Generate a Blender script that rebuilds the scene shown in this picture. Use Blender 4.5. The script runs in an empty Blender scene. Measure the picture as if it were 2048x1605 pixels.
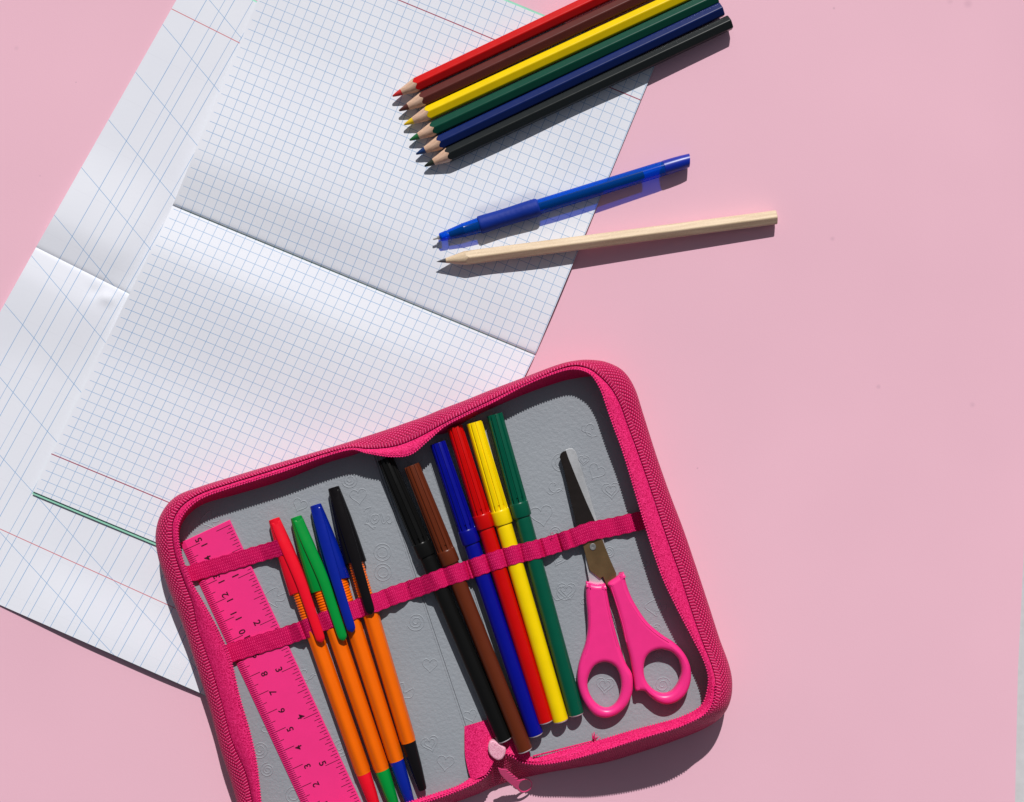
import bpy, math, random
from mathutils import Vector, Matrix

# ------------------------------------------------------------------ camera, light
S = 3.98            # picture units per millimetre on the table (2048 wide photograph)
H = 650.0           # camera height above the table, mm
sc = bpy.context.scene
COL = sc.collection
cam = bpy.data.cameras.new('camera')
cam.sensor_width = 36.0
cam.lens = 36.0 * H / (2048 / S)
cam.clip_start = 0.02
cam.clip_end = 20.0
camo = bpy.data.objects.new('camera', cam)
camo.location = (0, 0, H / 1000)
COL.objects.link(camo)
sc.camera = camo

SUN_EL = math.radians(41.0)
SUN_AZ = math.radians(6.5)      # east of +Y
world = bpy.data.worlds.new('World')
sc.world = world
world.use_nodes = True
wn = world.node_tree
wn.nodes.clear()
sky = wn.nodes.new('ShaderNodeTexSky')
sky.sky_type = 'NISHITA'
sky.sun_disc = False
sky.sun_elevation = SUN_EL
sky.sun_rotation = SUN_AZ
bg = wn.nodes.new('ShaderNodeBackground')
bg.inputs['Strength'].default_value = 0.055
wo = wn.nodes.new('ShaderNodeOutputWorld')
hsv = wn.nodes.new('ShaderNodeHueSaturation')
hsv.inputs['Saturation'].default_value = 0.35
wn.links.new(sky.outputs[0], hsv.inputs['Color'])
wn.links.new(hsv.outputs[0], bg.inputs[0])
wn.links.new(bg.outputs[0], wo.inputs[0])
sun = bpy.data.lights.new('sun', 'SUN')
sun.energy = 5.0
sun.angle = math.radians(0.5)
sun.color = (1.0, 0.97, 0.94)
suno = bpy.data.objects.new('sun', sun)
sd = Vector((-math.sin(SUN_AZ) * math.cos(SUN_EL), -math.cos(SUN_AZ) * math.cos(SUN_EL), -math.sin(SUN_EL)))
suno.rotation_euler = sd.to_track_quat('-Z', 'Y').to_euler()
suno.location = (0.1, 0.8, 0.8)
COL.objects.link(suno)
vs = sc.view_settings
vs.view_transform = 'Standard'
vs.look = 'None'
vs.exposure = -0.38
vs.gamma = 1.0

# ------------------------------------------------------------------ helpers
def W(px, py, z=0.0):
    """photograph pixel + height (mm) -> point in mm"""
    k = (1 - z / H) / S
    return Vector(((px - 1024) * k, (802.5 - py) * k, z))

def smooth(t):
    t = max(0.0, min(1.0, t))
    return t * t * (3 - 2 * t)

def thing(name, label, cat, loc=(0, 0, 0), group=None, rot=None):
    o = bpy.data.objects.new(name, None)
    o.empty_display_size = 0.01
    COL.objects.link(o)
    if rot is not None:
        m = rot.to_4x4()
        m.translation = Vector(loc) * 0.001
        o.matrix_world = m
    else:
        o.location = Vector(loc) * 0.001
    o['label'] = label
    o['category'] = cat
    if group:
        o['group'] = group
    o['org'] = [float(c) for c in loc] if rot is None else [0.0, 0.0, 0.0]
    return o

def org(o):
    v = Vector((0, 0, 0))
    while o is not None:
        if 'org' in o.keys():
            v += Vector(o['org'])
        o = o.parent
    return v

class MB:
    def __init__(s):
        s.v = []; s.f = []; s.uv = []; s.fm = []
    def add(s, p, uv=(0, 0)):
        s.v.append(Vector(p)); s.uv.append(uv); return len(s.v) - 1
    def face(s, *i, m=0):
        s.f.append(tuple(i)); s.fm.append(m)
    def grid(s, rows, uvs=None, closed=False, closed_rows=False, m=0, flip=False):
        base = len(s.v)
        n = len(rows[0])
        for a, r in enumerate(rows):
            for b, p in enumerate(r):
                s.add(p, uvs[a][b] if uvs else (0, 0))
        R = len(rows)
        for a in range(R if closed_rows else R - 1):
            a2 = (a + 1) % R
            for b in range(n if closed else n - 1):
                b2 = (b + 1) % n
                q = (base + a * n + b, base + a * n + b2, base + a2 * n + b2, base + a2 * n + b)
                s.face(*(q[::-1] if flip else q), m=m)
    def box(s, c, ax, ay, az):
        c, ax, ay, az = Vector(c), Vector(ax), Vector(ay), Vector(az)
        i = [s.add(c + ax * x + ay * y + az * z) for z in (-1, 1) for (x, y) in ((-1, -1), (1, -1), (1, 1), (-1, 1))]
        for q in ((3, 2, 1, 0), (4, 5, 6, 7), (0, 1, 5, 4), (1, 2, 6, 5), (2, 3, 7, 6), (3, 0, 4, 7)):
            s.face(*[i[k] for k in q])
    def build(s, name, mats, parent=None, shade=35, label=None):
        me = bpy.data.meshes.new(name)
        o3 = org(parent) if parent is not None else Vector((0, 0, 0))
        me.from_pydata([tuple((p - o3) * 0.001) for p in s.v], [], s.f)
        if not isinstance(mats, (list, tuple)):
            mats = [mats]
        for m in mats:
            me.materials.append(m)
        ul = me.uv_layers.new(name='UVMap')
        flat = []
        for l in me.loops:
            u = s.uv[l.vertex_index]
            flat += [u[0], u[1]]
        ul.data.foreach_set('uv', flat)
        me.polygons.foreach_set('material_index', s.fm)
        if shade:
            me.polygons.foreach_set('use_smooth', [True] * len(me.polygons))
            try:
                me.set_sharp_from_angle(angle=math.radians(shade))
            except Exception:
                pass
        me.update()
        ob = bpy.data.objects.new(name, me)
        COL.objects.link(ob)
        if parent is not None:
            ob.parent = parent
        if label:
            ob['label'] = label
        return ob

def lathe(mb, prof, n=32, rf=None, cap0=True, cap1=True, m=0, sf=None):
    """profile of (s, r) along +X; rf(theta, s, r) -> radius; sf(theta, s, i)->s"""
    rows = []
    for i, (s_, r) in enumerate(prof):
        row = []
        for k in range(n):
            t = 2 * math.pi * k / n
            rr = rf(t, s_, r) if rf else r
            ss = sf(t, s_, i) if sf else s_
            row.append((ss, rr * math.sin(t), rr * math.cos(t)))
        rows.append(row)
    b = len(mb.v)
    mb.grid(rows, closed=True, m=m)
    if cap0 and prof[0][1] > 0:
        mb.face(*[b + k for k in range(n)][::-1], m=m)
    if cap1 and prof[-1][1] > 0:
        e = b + (len(prof) - 1) * n
        mb.face(*[e + k for k in range(n)], m=m)

def axis_frame(a, b, roll=0.0):
    x = (b - a).normalized()
    z = Vector((0, 0, 1))
    y = z.cross(x).normalized()
    z = x.cross(y)
    m = Matrix((x, y, z)).transposed()
    return m @ Matrix.Rotation(roll, 3, 'X')

def crom(pts, per=8, closed=False):
    """Catmull-Rom through tuples of floats"""
    n = len(pts)
    out = []
    rng = range(n if closed else n - 1)
    for i in rng:
        if closed:
            p0, p1, p2, p3 = pts[(i - 1) % n], pts[i], pts[(i + 1) % n], pts[(i + 2) % n]
        else:
            p1, p2 = pts[i], pts[i + 1]
            p0 = pts[i - 1] if i > 0 else tuple(2 * a - b for a, b in zip(p1, p2))
            p3 = pts[i + 2] if i + 2 < n else tuple(2 * b - a for a, b in zip(p1, p2))
        for k in range(per):
            t = k / per
            out.append(tuple(0.5 * ((2 * b) + (c - a) * t + (2 * a - 5 * b + 4 * c - d) * t * t + (3 * b - a - 3 * c + d) * t ** 3)
                             for a, b, c, d in zip(p0, p1, p2, p3)))
    if not closed:
        out.append(tuple(pts[-1]))
    return out

def plate(name, loops, z0, z1, bev, mat, parent, zf=None, label=None, seg=4, shade=40):
    """rounded flat solid from closed pixel outlines (first is outer, rest are holes)"""
    zm = (z0 + z1) / 2
    cu = bpy.data.curves.new(name, 'CURVE')
    cu.dimensions = '2D'
    cu.fill_mode = 'BOTH'
    for lp in loops:
        sp = cu.splines.new('POLY')
        sp.points.add(len(lp) - 1)
        for k, p in enumerate(lp):
            w = W(p[0], p[1], zm)
            sp.points[k].co = (w.x, w.y, 0, 1)
        sp.use_cyclic_u = True
    cu.extrude = max(1e-4, (z1 - z0) / 2 - bev)
    cu.bevel_depth = bev
    cu.bevel_resolution = seg
    cu.offset = -bev
    ob = bpy.data.objects.new('tmp', cu)
    COL.objects.link(ob)
    dg = bpy.context.evaluated_depsgraph_get()
    me = bpy.data.meshes.new_from_object(ob.evaluated_get(dg))
    bpy.data.objects.remove(ob)
    me.name = name
    o3 = org(parent)
    for v in me.vertices:
        c = v.co
        dz = zf(c.x, c.y) if zf else 0.0
        v.co = (Vector((c.x, c.y, c.z + zm + dz)) - o3) * 0.001
    me.materials.clear()
    me.materials.append(mat)
    for p in me.polygons:
        p.use_smooth = True
        p.material_index = 0
    me.set_sharp_from_angle(angle=math.radians(shade))
    r = bpy.data.objects.new(name, me)
    COL.objects.link(r)
    r.parent = parent
    if label:
        r['label'] = label
    return r

# ------------------------------------------------------------------ materials
class NT:
    def __init__(s, name):
        s.m = bpy.data.materials.new(name)
        s.m.use_nodes = True
        s.t = s.m.node_tree
        s.b = s.t.nodes['Principled BSDF']
        s.out = s.t.nodes['Material Output']
    def n(s, typ, **kw):
        x = s.t.nodes.new(typ)
        for k, v in kw.items():
            setattr(x, k, v)
        return x
    def link(s, a, b):
        s.t.links.new(a, b)
    def put(s, sock, v):
        if isinstance(v, (int, float, tuple, list)):
            sock.default_value = v
        else:
            s.link(v, sock)
    def math(s, op, a, b=0.0, c=None):
        x = s.n('ShaderNodeMath', operation=op)
        s.put(x.inputs[0], a); s.put(x.inputs[1], b)
        if c is not None:
            s.put(x.inputs[2], c)
        return x.outputs[0]
    def mix(s, f, a, b):
        x = s.n('ShaderNodeMix', data_type='RGBA')
        s.put(x.inputs[0], f); s.put(x.inputs[6], a if not isinstance(a, tuple) else a + (1,) * (4 - len(a)))
        s.put(x.inputs[7], b if not isinstance(b, tuple) else b + (1,) * (4 - len(b)))
        return x.outputs[2]
    def uv(s):
        x = s.n('ShaderNodeSeparateXYZ')
        s.link(s.n('ShaderNodeUVMap', uv_map='UVMap').outputs[0], x.inputs[0])
        return x.outputs[0], x.outputs[1]
    def obj(s):
        return s.n('ShaderNodeTexCoord').outputs['Object']
    def noise(s, vec, scale, detail=3, rough=0.55):
        x = s.n('ShaderNodeTexNoise')
        x.inputs['Scale'].default_value = scale
        x.inputs['Detail'].default_value = detail
        x.inputs['Roughness'].default_value = rough
        if vec is not None:
            s.link(vec, x.inputs['Vector'])
        return x.outputs['Fac']
    def ramp(s, f, lo, hi):
        x = s.n('ShaderNodeMapRange')
        x.inputs[1].default_value = lo; x.inputs[2].default_value = hi
        s.put(x.inputs[0], f)
        return x.outputs[0]
    def bump(s, h, dist, strength=1.0):
        x = s.n('ShaderNodeBump')
        x.inputs['Strength'].default_value = strength
        x.inputs['Distance'].default_value = dist
        s.link(h, x.inputs['Height'])
        s.link(x.outputs[0], s.b.inputs['Normal'])
    def set(s, **kw):
        for k, v in kw.items():
            s.put(s.b.inputs[k.replace('_', ' ')], v)
    def line(s, c, period, width, offset=0.0):
        """1 on lines of the given width every period"""
        q = s.math('DIVIDE', s.math('SUBTRACT', c, offset - period / 2), period)
        f = s.math('ABSOLUTE', s.math('SUBTRACT', s.math('FRACT', q), 0.5))
        return s.ramp(f, (width * 0.5 + 0.06) / period, (width * 0.5 - 0.06) / period)

def plain(name, col, rough=0.4, spec=0.5, coat=0.0, var=0.06, bump=0.0, bscale=900, metal=0.0):
    m = NT(name)
    co = m.obj()
    f = m.noise(co, 160, 4)
    d = tuple(c * (1 - var) for c in col)
    u = tuple(min(1, c * (1 + var)) for c in col)
    m.set(Base_Color=m.mix(m.ramp(f, .3, .7), d, u), Roughness=m.math('ADD', m.math('MULTIPLY', m.noise(co, 420, 3), 0.12), rough - 0.06),
          Metallic=metal)
    m.b.inputs['Specular IOR Level'].default_value = spec
    m.b.inputs['Coat Weight'].default_value = coat
    m.b.inputs['Coat Roughness'].default_value = 0.12
    if bump:
        m.bump(m.noise(co, bscale, 3), bump)
    return m.m

def mat_pink_paper():
    m = NT('pink_paper')
    co = m.obj()
    f1 = m.noise(co, 5, 3)
    f2 = m.noise(co, 900, 2)
    c = m.mix(m.ramp(f1, .3, .7), (.79, .455, .56), (.85, .49, .60))
    c = m.mix(m.math('MULTIPLY', f2, .07), c, (.95, .7, .8))
    # small specks and smudges
    sep = m.n('ShaderNodeSeparateXYZ'); m.link(co, sep.inputs[0])
    spots = [(1668, 17, 2.6, .30), (152, 165, 1.3, .5), (1665, 478, 5, .16), (1757, 774, 5, .18), (1945, 810, 6, .14), (1395, 937, 2, .3),
             (1936, 8, 9, .16), (1900, 3, 7, .10), (33, 97, 5, .12), (80, 352, 2, .2)]
    for (x, y, r, a) in spots:
        w = W(x, y, 0) * 0.001
        dx = m.math('SUBTRACT', sep.outputs[0], w.x); dy = m.math('SUBTRACT', sep.outputs[1], w.y)
        d = m.math('SQRT', m.math('ADD', m.math('MULTIPLY', dx, dx), m.math('MULTIPLY', dy, dy)))
        k = m.ramp(d, r / S * 0.001 * 1.2, r / S * 0.0003)
        c = m.mix(m.math('MULTIPLY', k, a), c, (.25, .12, .2))
    m.set(Base_Color=c, Roughness=.62)
    m.b.inputs['Specular IOR Level'].default_value = .3
    m.bump(m.noise(co, 1400, 3), .00006, .6)
    return m.m

BLUE_INK = (.17, .36, .62)
def page_base(m):
    co = m.obj()
    return m.mix(m.ramp(m.noise(co, 12, 3), .3, .7), (.76, .78, .86), (.80, .82, .89))

def mat_grid_page(red_v, vmax, mirror):
    m = NT('squared_page')
    u, v = m.uv()
    P = 5.05
    lv = m.math('MULTIPLY', m.line(v, P, .27, 1.3), m.math('GREATER_THAN', u, 1.1))
    lu = m.line(u, P, .27, 4.7)
    lu = m.math('MULTIPLY', lu, m.math('GREATER_THAN', u, 3.0))
    k = m.math('MAXIMUM', lu, lv)
    co = m.obj()
    k = m.math('MULTIPLY', k, m.math('ADD', m.math('MULTIPLY', m.noise(co, 90, 3), .5), .55))
    c = m.mix(k, page_base(m), BLUE_INK)
    dr = m.math('ABSOLUTE', m.math('SUBTRACT', v, red_v))
    c = m.mix(m.ramp(dr, .34, .16), c, (.34, .03, .08))
    m.set(Base_Color=c, Roughness=.7)
    m.b.inputs['Specular IOR Level'].default_value = .2
    m.bump(m.noise(co, 700, 3), .00003, .6)
    return m.m

def mat_slant_page(sign, red_v, off):
    m = NT('slant_ruled_page')
    u, v = m.uv()
    co = m.obj()
    far = m.math('GREATER_THAN', u, 12.0)
    k = m.math('MAXIMUM', m.math('MULTIPLY', m.line(u, 12.4, .30, 13.2), far), m.math('MULTIPLY', m.line(u, 12.4, .24, 21.4), m.math('GREATER_THAN', u, 19)))
    # slanted lines: distance along the edge rises with distance across
    q = m.math('SUBTRACT', m.math('MULTIPLY', v, sign), m.math('MULTIPLY', u, .42))
    k = m.math('MAXIMUM', k, m.line(q, 27.6, .28, off))
    k = m.math('MULTIPLY', k, m.math('ADD', m.math('MULTIPLY', m.noise(co, 90, 3), .4), .7))
    k2 = m.math('MULTIPLY', m.line(v, 26.0, .3, 9.0), .10)
    c = m.mix(k, m.mix(k2, page_base(m), (.5, .5, .6)), BLUE_INK)
    dr = m.math('ABSOLUTE', m.math('SUBTRACT', v, red_v))
    c = m.mix(m.ramp(dr, .30, .12), c, (.62, .17, .20))
    m.set(Base_Color=c, Roughness=.7)
    m.b.inputs['Specular IOR Level'].default_value = .2
    m.bump(m.noise(co, 600, 3), .00003, .6)
    return m.m

def mat_webbing():
    m = NT('pink_webbing')
    u, v = m.uv()
    nz = m.noise(m.obj(), 260, 2)
    uu = m.math('ADD', u, m.math('MULTIPLY', nz, .8))
    a = m.math('COSINE', m.math('MULTIPLY', uu, 2 * math.pi / 2.1))
    vv = m.math('ADD', v, m.math('MULTIPLY', nz, .35))
    b = m.math('COSINE', m.math('MULTIPLY', vv, 2 * math.pi / 1.85))
    p = m.math('MULTIPLY', a, b)
    h = m.ramp(p, -.15, .75)
    # coarser cross stitches close to the crest
    near = m.ramp(v, 3.2, 1.6)
    st = m.math('MULTIPLY', m.ramp(m.math('COSINE', m.math('MULTIPLY', uu, 2 * math.pi / 1.45)), -.1, .8), near)
    h = m.math('MAXIMUM', m.math('MULTIPLY', h, m.math('SUBTRACT', 1.0, near)), st)
    fib = m.noise(m.obj(), 3500, 2)
    c = m.mix(h, (.44, .0, .06), (.92, .04, .21))
    c = m.mix(m.math('MULTIPLY', m.math('MULTIPLY', h, fib), .55), c, (.95, .22, .42))
    m.set(Base_Color=c, Roughness=.45)
    m.b.inputs['Specular IOR Level'].default_value = .14
    m.bump(m.math('ADD', h, m.math('MULTIPLY', fib, .15)), .0007, 1.0)
    return m.m

def mat_tape(name='zipper_tape_cloth', c0=(.50, .0, .07), c1=(.98, .04, .23), sc_=1700):
    m = NT(name)
    co = m.obj()
    f = m.noise(co, sc_, 2, .8)
    g = m.ramp(f, .38, .64)
    m.set(Base_Color=m.mix(g, c0, c1), Roughness=.5)
    m.b.inputs['Specular IOR Level'].default_value = .12
    m.bump(f, .0003, .9)
    return m.m

def mat_elastic():
    m = NT('elastic_weave')
    u, v = m.uv()
    a = m.math('SUBTRACT', m.math('FRACT', m.math('DIVIDE', v, 1.45)), .5)
    zig = m.math('ABSOLUTE', a)
    st = m.math('COSINE', m.math('MULTIPLY', m.math('ADD', u, m.math('MULTIPLY', zig, 1.1)), 2 * math.pi / 1.0))
    row = m.ramp(m.math('ABSOLUTE', a), .47, .33)
    h = m.math('MULTIPLY', m.ramp(st, -.4, .8), row)
    f = m.noise(m.obj(), 1900, 2)
    g = m.math('MULTIPLY', h, m.ramp(f, .3, .7))
    m.set(Base_Color=m.mix(g, (.52, .0, .08), (.95, .04, .22)), Roughness=.55)
    m.b.inputs['Specular IOR Level'].default_value = .12
    m.bump(m.math('ADD', h, f), .00016, .8)
    return m.m

def mat_lining():
    m = NT('grey_lining')
    co = m.obj()
    f = m.noise(co, 620, 3)
    big = m.noise(co, 14, 3)
    m.set(Base_Color=m.mix(m.ramp(big, .3, .7), (.275, .30, .335), (.31, .335, .37)), Roughness=.5)
    m.b.inputs['Specular IOR Level'].default_value = .5
    m.bump(f, .00036, .7)
    return m.m

def mat_wood(name, a, b, grain=1.0, speck=0.0):
    m = NT(name)
    mp = m.n('ShaderNodeMapping')
    m.link(m.obj(), mp.inputs[0])
    mp.inputs['Scale'].default_value = (60 * grain, 900, 900)
    f = m.noise(mp.outputs[0], 1.0, 4)
    mp2 = m.n('ShaderNodeMapping'); m.link(m.obj(), mp2.inputs[0])
    mp2.inputs['Scale'].default_value = (1200, 2600, 2600)
    f2 = m.noise(mp2.outputs[0], 1.0, 2)
    c = m.mix(m.ramp(f, .35, .68), a, b)
    if speck:
        c = m.mix(m.math('MULTIPLY', m.ramp(f2, .5, .72), speck), c, tuple(min(1, x * 1.35) for x in b))
    m.set(Base_Color=c, Roughness=.55)
    m.bump(m.math('ADD', f, m.math('MULTIPLY', f2, .4)), .00012, .6)
    return m.m

def mat_clear_blue():
    m = NT('clear_blue_plastic')
    m.set(Base_Color=(.0, .15, .80, 1), Roughness=.12)
    m.b.inputs['Specular IOR Level'].default_value = .7
    tr = m.n('ShaderNodeBsdfTransparent')
    tr.inputs[0].default_value = (.06, .27, .86, 1)
    mx = m.n('ShaderNodeMixShader')
    mx.inputs[0].default_value = .26
    m.link(tr.outputs[0], mx.inputs[1]); m.link(m.b.outputs[0], mx.inputs[2])
    m.link(mx.outputs[0], m.out.inputs['Surface'])
    return m.m

def mat_steel(name, col, rough):
    m = NT(name)
    mp = m.n('ShaderNodeMapping'); m.link(m.obj(), mp.inputs[0])
    mp.inputs['Rotation'].default_value = (0, 0, .5)
    mp.inputs['Scale'].default_value = (400, 3000, 400)
    f = m.noise(mp.outputs[0], 1.0, 3)
    g = m.noise(m.obj(), 120, 3)
    m.set(Base_Color=m.mix(m.ramp(g, .35, .65), tuple(c * .75 for c in col), col), Metallic=.75,
          Roughness=m.math('ADD', m.math('MULTIPLY', f, .15), rough))
    m.bump(f, .00001, .5)
    return m.m

def mat_glitter():
    m = NT('pearl_pink_plastic')
    f = m.noise(m.obj(), 2600, 2)
    m.set(Base_Color=m.mix(m.ramp(f, .4, .65), (.70, .25, .38), (.95, .55, .66)), Roughness=.35)
    m.bump(f, .0002, .7)
    return m.m

M_PAPER = mat_pink_paper()
M_TABLE = plain('white_table', (.62, .61, .63), .5)
M_WEB = mat_webbing()
M_TAPE = mat_tape()
M_INNER = mat_tape('inner_cloth', (.62, .002, .06), (.80, .01, .14), 1800)
M_TEETH = plain('zipper_teeth_pink', (.74, .012, .17), .35, .5, var=.2)
M_ELASTIC = mat_elastic()
M_LINING = mat_lining()
M_GREEN = plain('mint_card', (.30, .66, .50), .6)
M_RULER = plain('pink_ruler_plastic', (.90, .035, .235), .2, .5, coat=.5, var=.02)
M_INK = plain('ruler_ink', (.05, .0, .012), .5, var=.1)
M_HANDLE = plain('pink_scissor_plastic', (.88, .03, .24), .36, .5, var=.03)
M_BLADE_D = mat_steel('steel_dark_reflection', (.045, .036, .034), .28)  # dark surroundings mirrored in the blade, put into its base colour
M_BLADE_B = mat_steel('steel_warm_reflection', (.34, .21, .10), .24)  # pink and yellow reflection on the steel painted as base colour
M_BLADE_L = mat_steel('bright_steel', (.85, .87, .9), .36)
M_WOODTIP = mat_wood('pencil_wood', (.50, .30, .20), (.72, .49, .36), 1.0)
M_WOODRAW = mat_wood('raw_pale_wood', (.56, .41, .26), (.69, .54, .37), .8, .35)
M_GRAPHITE = plain('graphite', (.07, .07, .085), .35, .6)
M_ORANGE = plain('orange_plastic', (.84, .135, .0), .30, .35, var=.02)
M_WHITECAP = plain('white_plug', (.82, .74, .78), .45)
M_CLEAR = mat_clear_blue()
M_REFILL = plain('dark_ink_refill', (.0, .0, .004), .4, .1)
M_GRIP = plain('blue_rubber', (.001, .025, .27), .6, .25, bump=.0001, bscale=500)
M_PENBLUE = plain('blue_pen_plastic', (.002, .02, .33), .34, .45)
M_SILVER = mat_steel('pen_tip_metal', (.75, .74, .72), .2)
M_GLITTER = mat_glitter()
M_PULL = plain('pink_pull_metal', (.80, .06, .22), .28, .6)

# ------------------------------------------------------------------ setting
def slab(name, pts, z0, z1, mat, kind=None, parent=None, label=None):
    mb = MB()
    n = len(pts)
    a = [mb.add((p[0], p[1], z0)) for p in pts]
    b = [mb.add((p[0], p[1], z1)) for p in pts]
    mb.face(*b)
    mb.face(*a[::-1])
    for i in range(n):
        j = (i + 1) % n
        mb.face(a[i], a[j], b[j], b[i])
    o = mb.build(name, mat, parent, shade=0, label=label)
    if kind:
        o['kind'] = kind
    return o

slab('table', [(-1200, -1200), (1200, -1200), (1200, 1200), (-1200, 1200)], -30, -.8, M_TABLE, 'structure')
e = [W(*p) for p in [(2016, 2000), (2030, 1605), (2036, 1339), (2047.5, 1106), (2058, 850), (2066, 500), (2072, 0), (2078, -300)]]
pp = [(-420, e[0].y)] + [(p.x, p.y) for p in e] + [(-420, e[-1].y)]
t = slab('pink_paper_sheet', pp, -.5, 0, M_PAPER)
t['label'] = 'large pale pink paper sheet lying under everything, its right edge showing the white table'
t['category'] = 'paper sheet'

# ------------------------------------------------------------------ notebooks
def signed(px, py):
    # distance (mm) to the right edge line of the lower notebook, positive over the notebook
    x0, y0, x1, y1 = 1094, 297, 463, 1414
    dx, dy = x1 - x0, y1 - y0
    L = math.hypot(dx, dy)
    return ((px - x0) * (-dy) + (py - y0) * dx) / L / S * (1)

PEN_TIP, PEN_END, PEN_ZA, PEN_ZB = (866, 479.5), (1379, 321), 7.3, 4.0
def pressed(px, py, z):
    # the soft page gives way under the pen lying on it
    dx, dy = PEN_END[0] - PEN_TIP[0], PEN_END[1] - PEN_TIP[1]
    L2 = dx * dx + dy * dy
    f = ((px - PEN_TIP[0]) * dx + (py - PEN_TIP[1]) * dy) / L2
    lat = abs((px - PEN_TIP[0]) * dy - (py - PEN_TIP[1]) * dx) / math.sqrt(L2) / S
    fc = max(0, min(1, f))
    r = 1.2 + 3.3 * smooth(fc / .2) - .6 * smooth((fc - .42) / .03)
    lim = PEN_ZA + (PEN_ZB - PEN_ZA) * fc - r + lat * lat / 55 + (abs(f - fc) * 134) ** 2 / 55
    if lim > z + 1.5:
        return z
    k = .8                                   # smooth minimum
    h = max(0, min(1, .5 + .5 * (lim - z) / k))
    return max(1.0, lim * (1 - h) + z * h - k * h * (1 - h) * .5)

def hump_profile(v, hump, hl):
    if v < hl:
        return hump * (math.sin(math.pi / 2 * v / hl) * .7 + .3 * smooth(v / hl))
    return hump * (1 - .85 * smooth((v - hl) / (hl * 2.2)))

def lift(px, py):
    # the lower corner of the slant-ruled notebook curls up off the table
    x0, y0, x1, y1 = -262, 1095, 463, 1414
    L = math.hypot(x1 - x0, y1 - y0)
    d = ((px - x0) * (y1 - y0) - (py - y0) * (x1 - x0)) / L / S
    d = abs(d)
    return 2.6 * smooth(1 - d / 38) * smooth((px + 60) / 260) * (1 - .3 * smooth((px - 300) / 120))

def page(parent, name, fl, fr, or_, ol, ztop, zbot, mat, hump, hl, umax, vmax, crease, fade=None, label=None, press=False):
    NU, NV = 90, 120
    rows, uvs = [], []
    random.seed(3)
    def surf(a, v01):
        vmm = v01 * vmax
        px = (fl[0] * (1 - a) + fr[0] * a) * (1 - v01) + (ol[0] * (1 - a) + or_[0] * a) * v01
        py = (fl[1] * (1 - a) + fr[1] * a) * (1 - v01) + (ol[1] * (1 - a) + or_[1] * a) * v01
        h = hump_profile(vmm, hump, hl) * (fade(a) if fade else 1)
        h -= crease * math.exp(-vmm / .9)
        if name == 'page' and umax > 198:
            h += .9 * math.exp(-((px - 212) ** 2 + (py - 596) ** 2 * 1.6) / 260) - .5 * math.exp(-((px - 190) ** 2 + (py - 585) ** 2) / 160)
        h += .10 * math.sin(a * 9 + 1) * math.sin(v01 * 7 + 2)
        return px, py, h
    for i in range(NV + 1):
        v01 = (i / NV) ** 2.0
        row, uvr = [], []
        for j in range(NU + 1):
            a = j / NU
            px, py, h = surf(a, v01)
            zz = ztop(px, py) + h
            if press:
                zz = pressed(px, py, zz)
            row.append(W(px, py, zz))
            uvr.append((a * umax, v01 * vmax))
        rows.append(row); uvs.append(uvr)
    mb = MB()
    mb.grid(rows, uvs)
    # edges down to the cover
    def skirt(line):
        top = [Vector(p) for p in line]
        low = []
        for p in top:
            q = p.copy(); q.z = min(p.z - .05, zbot(p))
            low.append(q)
        mb.grid([top, low], m=1)
    skirt([r[0] for r in rows]); skirt([r[-1] for r in rows][::-1]); skirt(rows[-1][::-1])
    return mb.build(name, [mat, M_EDGE], parent, shade=60, label=label)

M_EDGE = plain('page_edges', (.6, .6, .64), .8)

# lower, slant-ruled notebook
LF, RF = (72, 495), (780, 849)
LT, RT = (386, -58), (1094, 297)
LB, RB = (-262, 1095), (463, 1414)
zl_top = lambda px, py: .9 + lift(px, py)
lower = thing('open_notebook', 'open notebook with slanted blue ruling, partly under the squared notebook', 'notebook', W(400, 500))
fadeL = lambda a: 1 - smooth((a - .17) / .14)
page(lower, 'page', LF, RF, RT, LT, zl_top, lambda p: .45, mat_slant_page(-1, 158 * 1.0 - 20.0, 9.0), 2.2, 20, 200, 160, .5, fadeL,
     label='upper page ruled with slanted blue lines')
page(lower, 'page', LF, RF, RB, LB, zl_top, lambda p: .45 + lift(p.x * S + 1024, 802.5 - p.y * S), mat_slant_page(1, 160 - 23.5, 4.8), 1.8, 18, 200, 172, .5, fadeL,
     label='lower page ruled with slanted blue lines')
cover_low = True

# upper, squared notebook
uLF, uRF = (345, 412), (1070, 711)
uLT, uRT = (587, -173), (1312, 127)
uLB, uRB = (66, 983), (790, 1283)
def ztu(px, py):
    return 1.05 + .95 * smooth((signed(px, py) + 30) / 30)
fadeU = lambda a: 1 - .62 * smooth((a - .15) / .85)
sgn_test = signed(400, 500)
if sgn_test < 0:
    _s = signed
    signed = lambda px, py: -_s(px, py)
upper = thing('open_notebook', 'open notebook with blue squared pages and mint green cover, lying on top', 'notebook', W(690, 560, 1))
def zb_u(p):
    px, py = p.x * S + 1024, 802.5 - p.y * S
    return ztu(px, py) - .14
page(upper, 'page', uLF, uRF, uRT, uLT, ztu, zb_u, mat_grid_page(160 - 20.2, 160, 0), 3.7, 32, 197, 160, .95, fadeU, label='upper page with blue squares and a red margin line', press=True)
page(upper, 'page', uLF, uRF, uRB, uLB, ztu, zb_u, mat_grid_page(160 - 21.0, 160, 1), 3.9, 27, 197, 160, .15, fadeU, label='lower page with blue squares and a red margin line')
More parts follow.
